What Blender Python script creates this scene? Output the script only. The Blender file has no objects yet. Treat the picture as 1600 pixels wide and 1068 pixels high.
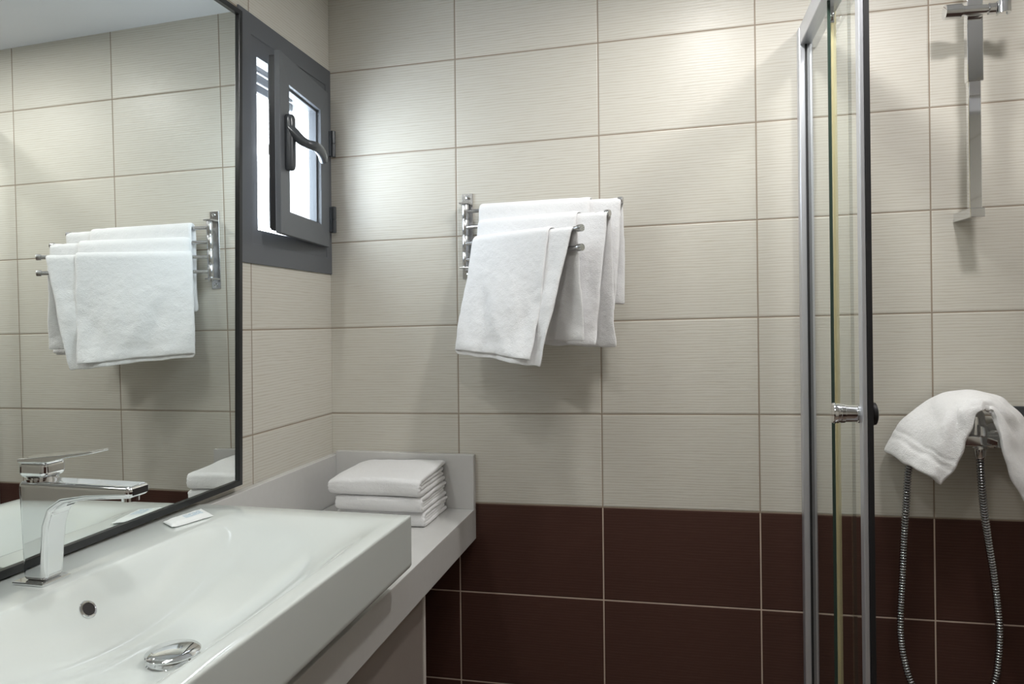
import bpy, bmesh, math, random
import numpy as np
from mathutils import Vector, Matrix, noise
PI = math.pi
C = bpy.context.scene.collection
sc = bpy.context.scene

# ------------------------------------------------------------------ camera
F_PX = 1084.7
YAW, PITCH, ROLL = .22223, .00165, -.01054
CAM = Vector((.96947, -1.87739, 1.35947))
cy, sy, cp, sp, cr, sr = math.cos(YAW), math.sin(YAW), math.cos(PITCH), math.sin(PITCH), math.cos(ROLL), math.sin(ROLL)
fwd = Vector((-sy*cp, cy*cp, sp)); right = Vector((cy, sy, 0)); up = right.cross(fwd)
rr = cr*right + sr*up; uu = -sr*right + cr*up
cam = bpy.data.cameras.new('camera'); camo = bpy.data.objects.new('camera', cam); C.objects.link(camo)
M = Matrix((( rr.x, uu.x, -fwd.x, CAM.x), (rr.y, uu.y, -fwd.y, CAM.y), (rr.z, uu.z, -fwd.z, CAM.z), (0, 0, 0, 1)))
camo.matrix_world = M
cam.sensor_fit = 'HORIZONTAL'; cam.sensor_width = 36; cam.lens = 36*F_PX/1600
cam.shift_y = -31.27/1600
cam.clip_start = .02
sc.camera = camo

# ------------------------------------------------------------------ world, exposure
w = bpy.data.worlds.new('daylight'); sc.world = w; w.use_nodes = True
bg = w.node_tree.nodes['Background']; bg.inputs[0].default_value = (.86, .93, 1.0, 1); bg.inputs[1].default_value = 15.0
sc.view_settings.view_transform = 'Standard'; sc.view_settings.look = 'None'
sc.view_settings.exposure = 0.20; sc.view_settings.gamma = 1.0; sc.view_settings.use_curve_mapping = False
try:
    sc.cycles.max_bounces = 14; sc.cycles.diffuse_bounces = 7; sc.cycles.glossy_bounces = 7; sc.cycles.transparent_max_bounces = 16
    sc.cycles.sample_clamp_indirect = 6
except Exception: pass

# portal in the window opening: guides daylight sampling only
pl = bpy.data.lights.new('window_portal', 'AREA'); pl.shape = 'RECTANGLE'; pl.size = .42; pl.size_y = .58
pl.cycles.is_portal = True
po = bpy.data.objects.new('window_portal', pl); C.objects.link(po)
po.location = (-.12, -.22, 1.80); po.rotation_euler = (0, -PI/2, 0)

LAMPS = [((1.10, -.56), 6.8, (1.0, .985, .955)), ((.85, -1.55), 3.8, (1.0, .985, .955)), ((1.58, -.60), 4.8, (1.0, .965, .95))]
ZC = 2.33

# ------------------------------------------------------------------ helpers
def link(o, parent=None):
    C.objects.link(o)
    if parent is not None: o.parent = parent
    return o
def mesh_obj(name, bm, mat, parent=None, smooth=True, bevel=0, bseg=3, sub=0, angle=40):
    bmesh.ops.recalc_face_normals(bm, faces=bm.faces)
    me = bpy.data.meshes.new(name); bm.to_mesh(me); bm.free()
    for p in me.polygons: p.use_smooth = smooth
    if smooth and not sub:
        try: me.set_sharp_from_angle(angle=math.radians(angle))
        except Exception: pass
    me.materials.append(mat)
    o = bpy.data.objects.new(name, me)
    if bevel:
        b = o.modifiers.new('bevel', 'BEVEL'); b.width = bevel; b.segments = bseg; b.limit_method = 'ANGLE'; b.angle_limit = math.radians(32)
        if smooth: b.harden_normals = True
    if sub:
        s = o.modifiers.new('subsurf', 'SUBSURF'); s.levels = sub; s.render_levels = sub
    link(o, parent)
    if parent is not None: o.matrix_parent_inverse = parent.matrix_basis.inverted()
    return o
def thing(name, label, cat, loc=(0, 0, 0), group=None):
    o = bpy.data.objects.new(name, None); C.objects.link(o); o.location = loc
    o.empty_display_size = .05
    o['label'] = label; o['category'] = cat
    if group: o['group'] = group
    return o
def tag(o, label, cat, group=None):
    o['label'] = label; o['category'] = cat
    if group: o['group'] = group
    return o
def struct(name, bm, mat, parent=None, **k):
    o = mesh_obj(name, bm, mat, parent, **k)
    if parent is None: o['kind'] = 'structure'
    return o
def box(bm, x0, x1, y0, y1, z0, z1):
    v = [bm.verts.new(p) for p in ((x0,y0,z0),(x1,y0,z0),(x1,y1,z0),(x0,y1,z0),(x0,y0,z1),(x1,y0,z1),(x1,y1,z1),(x0,y1,z1))]
    for f in ((0,3,2,1),(4,5,6,7),(0,1,5,4),(1,2,6,5),(2,3,7,6),(3,0,4,7)): bm.faces.new([v[i] for i in f])
    return bm
def B(*a):
    bm = bmesh.new(); box(bm, *a); return bm
def obox(bm, o, ax, ay, az, a0, a1, b0, b1, c0, c1):
    o, ax, ay, az = Vector(o), Vector(ax), Vector(ay), Vector(az)
    P = lambda a, b, c: o + ax*a + ay*b + az*c
    v = [bm.verts.new(P(*p)) for p in ((a0,b0,c0),(a1,b0,c0),(a1,b1,c0),(a0,b1,c0),(a0,b0,c1),(a1,b0,c1),(a1,b1,c1),(a0,b1,c1))]
    for f in ((0,3,2,1),(4,5,6,7),(0,1,5,4),(1,2,6,5),(2,3,7,6),(3,0,4,7)): bm.faces.new([v[i] for i in f])
def frame_of(d):
    d = Vector(d).normalized(); a = Vector((0, 0, 1)) if abs(d.z) < .9 else Vector((1, 0, 0))
    u = d.cross(a).normalized(); v = d.cross(u).normalized(); return u, v
def lathe(bm, o, d, prof, seg=32):
    """prof: list of (along, radius)"""
    o = Vector(o); d = Vector(d).normalized(); u, v = frame_of(d); rings = []
    for a, r in prof:
        if r <= 1e-6: rings.append([bm.verts.new(o + d*a)])
        else: rings.append([bm.verts.new(o + d*a + (u*math.cos(t) + v*math.sin(t))*r) for t in [2*PI*k/seg for k in range(seg)]])
    for A, Bb in zip(rings, rings[1:]):
        for k in range(seg):
            k2 = (k+1) % seg
            if len(A) == 1 and len(Bb) == 1: continue
            if len(A) == 1: bm.faces.new((A[0], Bb[k], Bb[k2]))
            elif len(Bb) == 1: bm.faces.new((A[k], Bb[0], A[k2]))
            else: bm.faces.new((A[k], Bb[k], Bb[k2], A[k2]))
    if len(rings[0]) > 1: bm.faces.new(rings[0])
    if len(rings[-1]) > 1: bm.faces.new(rings[-1])
def spline(pts, n):
    P = [Vector(p) for p in pts]; P = [P[0]*2-P[1]] + P + [P[-1]*2-P[-2]]; out = []
    for i in range(1, len(P)-2):
        for k in range(n):
            t = k/n; a, b, c, d = P[i-1], P[i], P[i+1], P[i+2]
            out.append(.5*((2*b) + (c-a)*t + (2*a-5*b+4*c-d)*t*t + (3*b-a-3*c+d)*t**3))
    out.append(P[-2].copy()); return out
def tube(bm, pts, rad, seg=14, flat=1.0, upv=None):
    """sweep a circle (or ellipse) of radius rad (number or list) along pts"""
    n = len(pts); R = rad if isinstance(rad, (list, tuple)) else [rad]*n
    T = [(pts[min(i+1, n-1)] - pts[max(i-1, 0)]).normalized() for i in range(n)]
    u = (Vector(upv) if upv else frame_of(T[0])[0]); rings = []
    for i in range(n):
        u = (u - T[i]*u.dot(T[i])).normalized(); v = T[i].cross(u)
        rings.append([bm.verts.new(pts[i] + (u*math.cos(t)*flat + v*math.sin(t))*R[i]) for t in [2*PI*k/seg for k in range(seg)]])
    for A, Bb in zip(rings, rings[1:]):
        for k in range(seg):
            bm.faces.new((A[k], A[(k+1) % seg], Bb[(k+1) % seg], Bb[k]))
    bm.faces.new(rings[0]); bm.faces.new(rings[-1])
def extrude_poly(bm, pts, axis, a0, a1):
    """pts 2D polygon; axis 'x','y','z' = extrusion axis"""
    def P(p, a):
        return {'x': (a, p[0], p[1]), 'y': (p[0], a, p[1]), 'z': (p[0], p[1], a)}[axis]
    A = [bm.verts.new(P(p, a0)) for p in pts]; D = [bm.verts.new(P(p, a1)) for p in pts]; n = len(pts)
    for i in range(n): bm.faces.new((A[i], A[(i+1) % n], D[(i+1) % n], D[i]))
    bm.faces.new(A); bm.faces.new(D[::-1])
def thick_grid(G, t, rim=.55):
    """G: grid [i][j] of centre points (numpy n,m,3) -> soft-edged thick sheet"""
    G = np.array(G, float); n, m = G.shape[:2]
    du = np.gradient(G, axis=0); dv = np.gradient(G, axis=1)
    N = np.cross(du, dv); N /= (np.linalg.norm(N, axis=2, keepdims=True) + 1e-12)
    T = np.full((n, m), t) if np.isscalar(t) else np.array(t, float)
    k = np.ones((n, m)); k[0, :] = k[-1, :] = rim; k[:, 0] = k[:, -1] = rim
    T = T*k
    a = G + N*T[..., None]/2; b = G - N*T[..., None]/2
    bm = bmesh.new()
    A = [[bm.verts.new(a[i, j]) for j in range(m)] for i in range(n)]; D = [[bm.verts.new(b[i, j]) for j in range(m)] for i in range(n)]
    for i in range(n-1):
        for j in range(m-1):
            bm.faces.new((A[i][j], A[i+1][j], A[i+1][j+1], A[i][j+1])); bm.faces.new((D[i][j], D[i][j+1], D[i+1][j+1], D[i+1][j]))
    for i in range(n-1):
        bm.faces.new((A[i][0], D[i][0], D[i+1][0], A[i+1][0])); bm.faces.new((A[i][-1], A[i+1][-1], D[i+1][-1], D[i][-1]))
    for j in range(m-1):
        bm.faces.new((A[0][j], A[0][j+1], D[0][j+1], D[0][j])); bm.faces.new((A[-1][j], D[-1][j], D[-1][j+1], A[-1][j+1]))
    return bm
def nz(x, y, z=0): return noise.noise(Vector((x, y, z)))

# ------------------------------------------------------------------ materials
class NT:
    def __init__(s, name):
        s.m = bpy.data.materials.new(name); s.m.use_nodes = True; s.t = s.m.node_tree; s.p = s.t.nodes['Principled BSDF']; s.out = s.t.nodes['Material Output']
    def n(s, typ, **k):
        x = s.t.nodes.new(typ)
        for a, b in k.items(): setattr(x, a, b)
        return x
    def l(s, a, b): s.t.links.new(a, b)
    def math(s, op, a, b=None, c=None, clamp=False):
        x = s.n('ShaderNodeMath', operation=op); x.use_clamp = clamp
        for i, v in enumerate((a, b, c)):
            if v is None: continue
            if isinstance(v, (int, float)): x.inputs[i].default_value = v
            else: s.l(v, x.inputs[i])
        return x.outputs[0]
    def mix(s, f, a, b):
        x = s.n('ShaderNodeMix', data_type='RGBA')
        for sock, v in ((x.inputs[0], f), (x.inputs[6], a), (x.inputs[7], b)):
            if isinstance(v, (int, float)): sock.default_value = v
            elif isinstance(v, tuple): sock.default_value = v if len(v) == 4 else (*v, 1)
            else: s.l(v, sock)
        return x.outputs[2]
def plain(name, col, rough=.5, metal=0, spec=.5, coat=0, bump=0, bscale=300, vary=0, vscale=8, **kw):
    t = NT(name); p = t.p
    p.inputs['Base Color'].default_value = (*col, 1); p.inputs['Roughness'].default_value = rough; p.inputs['Metallic'].default_value = metal
    p.inputs['Specular IOR Level'].default_value = spec; p.inputs['Coat Weight'].default_value = coat; p.inputs['Coat Roughness'].default_value = .05
    for k, v in kw.items(): p.inputs[k].default_value = v
    geo = t.n('ShaderNodeTexCoord')
    if bump:
        nzt = t.n('ShaderNodeTexNoise'); nzt.inputs['Scale'].default_value = bscale; nzt.inputs['Detail'].default_value = 3; t.l(geo.outputs['Object'], nzt.inputs['Vector'])
        b = t.n('ShaderNodeBump'); b.inputs['Strength'].default_value = bump; b.inputs['Distance'].default_value = .001; t.l(nzt.outputs[0], b.inputs['Height']); t.l(b.outputs[0], p.inputs['Normal'])
    if vary:
        n2 = t.n('ShaderNodeTexNoise'); n2.inputs['Scale'].default_value = vscale; n2.inputs['Detail'].default_value = 4; t.l(geo.outputs['Object'], n2.inputs['Vector'])
        c = t.mix(n2.outputs[0], tuple(x*(1-vary) for x in col), tuple(min(1, x*(1+vary)) for x in col)); t.l(c, p.inputs['Base Color'])
    return t.m

TW, TH, ROW0 = .4024, .25, 1.10
def tile_mat(name, axis, u0, slope, width=TW):
    """ribbed rectangular wall tiles: cream above, dark brown below row -1"""
    t = NT(name); p = t.p
    g = t.n('ShaderNodeNewGeometry'); s = t.n('ShaderNodeSeparateXYZ'); t.l(g.outputs['Position'], s.inputs[0])
    h = s.outputs[axis]; z = s.outputs[2]
    zz = t.math('SUBTRACT', t.math('SUBTRACT', z, ROW0), t.math('MULTIPLY', h, slope))
    u = t.math('DIVIDE', t.math('SUBTRACT', h, u0), width); v = t.math('DIVIDE', zz, TH)
    fu = t.math('ABSOLUTE', t.math('SUBTRACT', t.math('FRACT', t.math('ADD', u, 50.5)), .5))
    fv = t.math('ABSOLUTE', t.math('SUBTRACT', t.math('FRACT', t.math('ADD', v, 50.5)), .5))
    du = t.math('MULTIPLY', fu, width); dv = t.math('MULTIPLY', fv, TH)
    d = t.math('MINIMUM', du, dv)
    mr = t.n('ShaderNodeMapRange', interpolation_type='SMOOTHSTEP'); t.l(d, mr.inputs[0])
    mr.inputs[1].default_value = .0011; mr.inputs[2].default_value = .0022; tile = mr.outputs[0]      # 0 grout, 1 tile
    mr2 = t.n('ShaderNodeMapRange', interpolation_type='SMOOTHSTEP'); t.l(d, mr2.inputs[0])
    mr2.inputs[1].default_value = .0010; mr2.inputs[2].default_value = .0045; edge = mr2.outputs[0]
    dark = t.math('LESS_THAN', v, -1.0)
    # ribs: fine horizontal ridges, slightly wavy, broken into streaks
    mp = t.n('ShaderNodeMapping'); t.l(g.outputs['Position'], mp.inputs[0]); mp.inputs[3].default_value = (7, 7, 60)
    n1 = t.n('ShaderNodeTexNoise'); n1.inputs['Scale'].default_value = 1; n1.inputs['Detail'].default_value = 2; t.l(mp.outputs[0], n1.inputs['Vector'])
    ph = t.math('ADD', t.math('MULTIPLY', zz, 2*PI/.0072), t.math('MULTIPLY', n1.outputs[0], 9.0))
    rib = t.math('ADD', t.math('MULTIPLY', t.math('SINE', ph), .5), .5)
    mp2 = t.n('ShaderNodeMapping'); t.l(g.outputs['Position'], mp2.inputs[0]); mp2.inputs[3].default_value = (18, 18, 420)
    n2 = t.n('ShaderNodeTexNoise'); n2.inputs['Scale'].default_value = 1; n2.inputs['Detail'].default_value = 1; t.l(mp2.outputs[0], n2.inputs['Vector'])
    line = t.math('POWER', rib, 3.0)
    line = t.math('MULTIPLY', line, t.math('ADD', t.math('MULTIPLY', n2.outputs[0], 1.5), -.15), clamp=True)
    # per tile tone
    wn = t.n('ShaderNodeTexWhiteNoise', noise_dimensions='2D'); cb = t.n('ShaderNodeCombineXYZ')
    t.l(t.math('FLOOR', u), cb.inputs[0]); t.l(t.math('FLOOR', v), cb.inputs[1]); t.l(cb.outputs[0], wn.inputs['Vector'])
    cream = t.mix(wn.outputs[0], (.600, .583, .528), (.632, .612, .556))
    cream = t.mix(line, cream, (.50, .46, .385))
    brown = t.mix(wn.outputs[0], (.066, .0300, .0235), (.075, .0345, .0270))
    brown = t.mix(line, brown, (.085, .045, .035))
    col = t.mix(dark, cream, brown)
    gr = t.mix(t.math('LESS_THAN', v, -1.012), (.30, .245, .19), (.56, .46, .38))
    t.l(t.mix(tile, gr, col), p.inputs['Base Color'])
    t.l(t.math('ADD', t.math('MULTIPLY', t.math('SUBTRACT', 1.0, tile), .4), .36), p.inputs['Roughness'])
    p.inputs['Specular IOR Level'].default_value = .28
    hgt = t.math('ADD', t.math('MULTIPLY', edge, 1.0), t.math('MULTIPLY', rib, -.085))
    b = t.n('ShaderNodeBump'); b.inputs['Strength'].default_value = .55; b.inputs['Distance'].default_value = .0016; t.l(hgt, b.inputs['Height']); t.l(b.outputs[0], p.inputs['Normal'])
    return t.m
M_TB = tile_mat('tile_back', 0, .3882, .015)
M_TL = tile_mat('tile_side', 1, -.4012, 0.0)
M_CEIL = plain('ceiling_paint', (.80, .82, .86), .8, vary=.015)
def floor_mat():
    t = NT('floor_tile'); g = t.n('ShaderNodeNewGeometry'); br = t.n('ShaderNodeTexBrick'); br.offset = 0
    br.inputs['Color1'].default_value = (.20, .15, .12, 1); br.inputs['Color2'].default_value = (.22, .165, .13, 1); br.inputs['Mortar'].default_value = (.4, .34, .28, 1)
    br.inputs['Scale'].default_value = 1; br.inputs['Mortar Size'].default_value = .003; br.inputs['Brick Width'].default_value = .33; br.inputs['Row Height'].default_value = .33
    t.l(g.outputs['Position'], br.inputs['Vector']); t.l(br.outputs['Color'], t.p.inputs['Base Color']); t.p.inputs['Roughness'].default_value = .35
    return t.m
M_FLOOR = floor_mat()
M_CERAMIC = plain('white_ceramic', (.66, .70, .685), .07, spec=.55, coat=.3)
M_STONE = plain('counter_stone', (.60, .595, .585), .16, spec=.5, vary=.03, vscale=60, bump=.03, bscale=900)
M_CHROME = plain('chrome', (.80, .81, .82), .045, metal=1)
M_STEEL = plain('brushed_steel', (.62, .62, .63), .24, metal=1, bump=.05, bscale=700)
M_ALU = plain('satin_aluminium', (.66, .68, .73), .38, metal=.75, bump=.02, bscale=900)
M_ALUM_GREY = plain('grey_powder_coat', (.112, .120, .133), .42, spec=.45, bump=.15, bscale=1800)
M_HANDLE = plain('dark_grey_enamel', (.050, .055, .062), .22, spec=.6)
M_BLACK = plain('black_frame', (.012, .013, .014), .28, spec=.5, bump=.03, bscale=600)
M_RUBBER = plain('black_rubber', (.010, .010, .012), .5, bump=.05)
M_DARK = plain('dark_cavity', (.012, .008, .008), .6, vary=.2)
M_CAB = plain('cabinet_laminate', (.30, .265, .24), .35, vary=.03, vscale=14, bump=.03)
M_MIRROR = plain('mirror_silver', (.86, .895, .875), .0, metal=1)
M_YSEAL = plain('yellowed_seal', (.72, .64, .38), .35, vary=.08, vscale=20, **{'Transmission Weight': .35})
def terry(name='terry_cotton', dx=1.0):
    t = NT(name); p = t.p; tc = t.n('ShaderNodeTexCoord')
    n1 = t.n('ShaderNodeTexNoise'); n1.inputs['Scale'].default_value = 520; n1.inputs['Detail'].default_value = 3; t.l(tc.outputs['Object'], n1.inputs['Vector'])
    n2 = t.n('ShaderNodeTexNoise'); n2.inputs['Scale'].default_value = 90; n2.inputs['Detail'].default_value = 4; t.l(tc.outputs['Object'], n2.inputs['Vector'])
    hsum = t.math('ADD', t.math('MULTIPLY', n1.outputs[0], .7), t.math('MULTIPLY', n2.outputs[0], .9))
    b = t.n('ShaderNodeBump'); b.inputs['Strength'].default_value = .7; b.inputs['Distance'].default_value = .0026; t.l(hsum, b.inputs['Height']); t.l(b.outputs[0], p.inputs['Normal'])
    c = t.mix(n1.outputs[0], (.80, .80, .815), (.90, .90, .905)); t.l(c, p.inputs['Base Color'])
    p.inputs['Roughness'].default_value = .95; p.inputs['Specular IOR Level'].default_value = .15; p.inputs['Sheen Weight'].default_value = .25; p.inputs['Sheen Roughness'].default_value = .5
    return t.m
M_TERRY = terry()
def glass_mat(name, tint, gloss=.08):
    t = NT(name); t.t.nodes.remove(t.p)
    tr = t.n('ShaderNodeBsdfTransparent'); tr.inputs[0].default_value = (*tint, 1); gl = t.n('ShaderNodeBsdfGlossy'); gl.inputs['Roughness'].default_value = .01; gl.inputs[0].default_value = (.95, .97, .96, 1)
    fr = t.n('ShaderNodeFresnel'); fr.inputs[0].default_value = 1.45; mx = t.n('ShaderNodeMixShader'); gg = t.n('ShaderNodeNewGeometry'); t.l(t.math('MULTIPLY', fr.outputs[0], t.math('SUBTRACT', 1.0, gg.outputs['Backfacing'])), mx.inputs[0]); t.l(tr.outputs[0], mx.inputs[1]); t.l(gl.outputs[0], mx.inputs[2]); t.l(mx.outputs[0], t.out.inputs[0])
    return t.m
M_GLASS = glass_mat('shower_glass', (.955, .97, .962))
M_PANE = glass_mat('window_glass', (.93, .95, .96))
M_GEDGE = plain('glass_edge_green', (.03, .05, .04), .15, spec=.6)
def emis(name, col, s):
    t = NT(name); t.p.inputs['Base Color'].default_value = (.8, .8, .8, 1); t.p.inputs['Emission Color'].default_value = (*col, 1); t.p.inputs['Emission Strength'].default_value = s
    return t.m
M_LAMP = emis('lamp_diffuser', (1, .95, .88), 9)

# ------------------------------------------------------------------ room shell
X1, Y0 = 2.20, -2.62
struct('wall_back', B(-.15, X1+.15, 0, .12, 0, ZC+.1), M_TB, smooth=False)
WY0, WY1, WZ0, WZ1 = -.425, -.012, 1.525, 2.09         # hole for the window
bm = bmesh.new()
box(bm, -.15, 0, Y0-.12, -1.80, 0, ZC+.1); box(bm, -.15, 0, -1.80, -.485, 0, 1.02); box(bm, -.15, 0, -1.80, -.485, 2.06, ZC+.1); box(bm, -.15, -.025, -1.80, -.485, 1.02, 2.06); box(bm, -.15, 0, -.485, WY0, 0, ZC+.1); box(bm, -.15, 0, WY1, 0, 0, ZC+.1); box(bm, -.15, 0, WY0, WY1, 0, WZ0); box(bm, -.15, 0, WY0, WY1, WZ1, ZC+.1)
struct('wall_left', bm, M_TL, smooth=False)
struct('wall_right', B(X1, X1+.12, Y0-.12, 0, 0, ZC+.1), M_TL, smooth=False)
struct('wall_front', B(0, X1, Y0-.12, Y0, 0, ZC+.1), M_TB, smooth=False)
struct('floor', B(-.15, X1+.12, Y0-.12, .12, -.1, 0), M_FLOOR, smooth=False)
struct('ceiling', B(-.15, X1+.12, Y0-.12, .12, ZC, ZC+.1), M_CEIL, smooth=False)

bm = bmesh.new()      # white plastered window reveal
box(bm, -.149, -.040, WY1-.006, WY1, WZ0, WZ1); box(bm, -.149, -.040, WY0, WY0+.006, WZ0, WZ1); box(bm, -.149, -.040, WY0+.006, WY1-.006, WZ0, WZ0+.006); box(bm, -.149, -.040, WY0+.006, WY1-.006, WZ1-.006, WZ1)
struct('trim_1', bm, plain('white_render', (.86, .86, .85), .8, bump=.1, bscale=400), smooth=False)

dm = plain('cream_door_paint', (.66, .63, .57), .35, vary=.02, bump=.03)
dd = bpy.data.objects.new('door_1', None); C.objects.link(dd); dd.location = (1.2, Y0, 0); dd['kind'] = 'structure'
mesh_obj('door_leaf', B(.80, 1.62, Y0+.001, Y0+.03, .005, 2.05), dm, dd, smooth=False, bevel=.002)
bm = bmesh.new(); box(bm, .73, .799, Y0+.001, Y0+.045, 0, 2.12); box(bm, 1.621, 1.69, Y0+.001, Y0+.045, 0, 2.12); box(bm, .799, 1.621, Y0+.001, Y0+.045, 2.051, 2.12)
mesh_obj('door_frame', bm, dm, dd, smooth=False, bevel=.003)
bm = bmesh.new(); lathe(bm, (1.56, Y0+.03, 1.02), (0, 1, 0), [(0, .026), (.006, .026), (.008, .010), (.045, .010)], 24); tube(bm, spline([(1.56, Y0+.072, 1.02), (1.53, Y0+.075, 1.02), (1.44, Y0+.075, 1.02)], 4), .009, 14)
mesh_obj('door_handle', bm, M_STEEL, dd)

# recessed downlights
L0 = ['ceiling close to the back wall', 'ceiling in front of the washbasin', 'ceiling over the shower corner']
for (xy, pw, col), wh in zip(LAMPS, L0):
    t = thing('ceiling_light', 'round recessed downlight in the ' + wh, 'light', (xy[0], xy[1], ZC), 'recessed ceiling downlights')
    bm = bmesh.new(); lathe(bm, (xy[0], xy[1], ZC+.001), (0, 0, -1), [(0, .052), (.0, .068), (.006, .066), (.008, .056), (.004, .052)]); mesh_obj('trim_ring', bm, M_CHROME, t)
    bm = bmesh.new(); lathe(bm, (xy[0], xy[1], ZC-.001), (0, 0, -1), [(0, .050), (.002, .050), (.0025, .0)]); mesh_obj('diffuser', bm, M_LAMP, t)
    ld = bpy.data.lights.new('lamp', 'AREA'); ld.shape = 'DISK'; ld.size = .11; ld.energy = pw; ld.color = col
    lo = bpy.data.objects.new('lamp', ld); C.objects.link(lo); lo.parent = t; lo.location = (0, 0, -.012)

# slim lamp on the wall above the mirror
ml = thing('mirror_lamp', 'slim wall lamp with white diffuser above the mirror', 'lamp', (.05, -1.12, 2.20))
mesh_obj('wall_mount', B(.0005, .018, -1.20, -1.04, 2.185, 2.215), M_CHROME, ml, smooth=False, bevel=.003)
mesh_obj('arm', B(.018, .075, -1.128, -1.112, 2.196, 2.204), M_CHROME, ml, smooth=False, bevel=.001)
mesh_obj('housing', B(.070, .110, -1.40, -.84, 2.198, 2.212), M_CHROME, ml, smooth=False, bevel=.003)
mesh_obj('diffuser', B(.073, .107, -1.395, -.845, 2.190, 2.198), M_LAMP, ml, smooth=False, bevel=.002)
ld = bpy.data.lights.new('lamp', 'AREA'); ld.shape = 'RECTANGLE'; ld.size = .03; ld.size_y = .54; ld.energy = 3.2; ld.color = (.96, 1.0, .985)
lo = bpy.data.objects.new('lamp', ld); C.objects.link(lo); lo.parent = ml; lo.location = (.040, 0, -.013)

# ------------------------------------------------------------------ window (open inward a few degrees)
win = bpy.data.objects.new('window_1', None); C.objects.link(win); win.location = (0, -.22, 1.5); win['kind'] = 'structure'
FY0, FY1, FZ0, FZ1 = -.448, -.002, 1.508, 2.105
def ring(bm, x0, x1, y0, y1, z0, z1, wl, wr, wb, wt):
    """rectangular mitred ring in the yz plane; wl at y0 side"""
    o = [(y0, z0), (y1, z0), (y1, z1), (y0, z1)]; i = [(y0+wl, z0+wb), (y1-wr, z0+wb), (y1-wr, z1-wt), (y0+wl, z1-wt)]
    V = {}
    for nm, pts in (('o', o), ('i', i)):
        for xx, xn in ((x0, 0), (x1, 1)):
            for k, p in enumerate(pts): V[nm, xn, k] = bm.verts.new((xx, p[0], p[1]))
    for k in range(4):
        q = (k+1) % 4
        bm.faces.new((V['o',1,k], V['o',1,q], V['i',1,q], V['i',1,k])); bm.faces.new((V['o',0,k], V['i',0,k], V['i',0,q], V['o',0,q]))
        bm.faces.new((V['o',0,k], V['o',0,q], V['o',1,q], V['o',1,k])); bm.faces.new((V['i',0,k], V['i',1,k], V['i',1,q], V['i',0,q]))
bm = bmesh.new(); ring(bm, .0002, .0050, FY0, FY1, FZ0, FZ1, .049, .030, .048, .050); mesh_obj('outer_frame', bm, M_ALUM_GREY, win, smooth=False, bevel=.0012, bseg=2)
bm = bmesh.new(); ring(bm, -.030, .0030, -.424, -.013, 1.527, 2.088, .050, .034, .065, .078); mesh_obj('frame_rebate', bm, M_ALUM_GREY, win, smooth=False, bevel=.0012, bseg=2)
bm = bmesh.new(); ring(bm, -.040, -.030, -.424, -.013, 1.527, 2.088, .044, .028, .058, .070); mesh_obj('outer_track', bm, M_ALUM_GREY, win, smooth=False)
# sash, built in its own axes: u from hinge to free edge, n into the room
SO = Vector((.020, -.044, 0)); SU = Vector((.12061, -.9927, 0)).normalized(); SN = Vector((.9927, .12061, 0)).normalized(); SZ = Vector((0, 0, 1)); SL = .3234
SZ0, SZ1 = 1.583, 2.026
def sash_ring(bm, n0, n1, u0, u1, z0, z1, wu0, wu1, wz0, wz1, n1i=None):
    n1i = n1 if n1i is None else n1i
    o = [(u0, z0), (u1, z0), (u1, z1), (u0, z1)]; i = [(u0+wu0, z0+wz0), (u1-wu1, z0+wz0), (u1-wu1, z1-wz1), (u0+wu0, z1-wz1)]
    V = {}
    P = lambda u, n, z: SO + SU*u + SN*n + SZ*z
    for nm, pts in (('o', o), ('i', i)):
        for k, p in enumerate(pts):
            V[nm, 0, k] = bm.verts.new(P(p[0], n0, p[1])); V[nm, 1, k] = bm.verts.new(P(p[0], n1 if nm == 'o' else n1i, p[1]))
    for k in range(4):
        q = (k+1) % 4
        bm.faces.new((V['o',1,k], V['o',1,q], V['i',1,q], V['i',1,k])); bm.faces.new((V['o',0,k], V['i',0,k], V['i',0,q], V['o',0,q]))
        bm.faces.new((V['o',0,k], V['o',0,q], V['o',1,q], V['o',1,k])); bm.faces.new((V['i',0,k], V['i',1,k], V['i',1,q], V['i',0,q]))
GU0, GU1, GZ0, GZ1 = .060, .258, 1.648, 1.955
bm = bmesh.new(); sash_ring(bm, -.014, 0, 0, SL, SZ0, SZ1, GU0-.006, SL-GU1-.006, GZ0-SZ0-.006, SZ1-GZ1-.006, -.002); mesh_obj('sash_frame', bm, M_ALUM_GREY, win, smooth=False, bevel=.0015, bseg=2)
bm = bmesh.new(); sash_ring(bm, -.036, -.014, .018, SL-.012, SZ0+.014, SZ1-.014, GU0-.018, SL-.012-GU1, GZ0-SZ0-.014, SZ1-GZ1-.014); mesh_obj('sash_body', bm, M_ALUM_GREY, win, smooth=False, bevel=.001, bseg=2)
bm = bmesh.new(); sash_ring(bm, -.030, -.016, .012, SL-.007, SZ0+.009, SZ1-.009, .006, .006, .006, .006); mesh_obj('gasket', bm, M_RUBBER, win, smooth=False)
bm = bmesh.new(); obox(bm, SO, SU, SN, SZ, GU0-.003, GU1+.003, -.024, -.018, GZ0-.003, GZ1+.003); mesh_obj('pane', bm, M_PANE, win, smooth=False)
bm = bmesh.new(); obox(bm, SO, SU, SN, SZ, SL-.013, SL-.0105, -.034, -.031, 1.72, 1.90); obox(bm, SO, SU, SN, SZ, SL-.013, SL-.008, -.035, -.031, 1.775, 1.80); mesh_obj('lock_rail', bm, M_STEEL, win, smooth=False, bevel=.0006)
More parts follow.
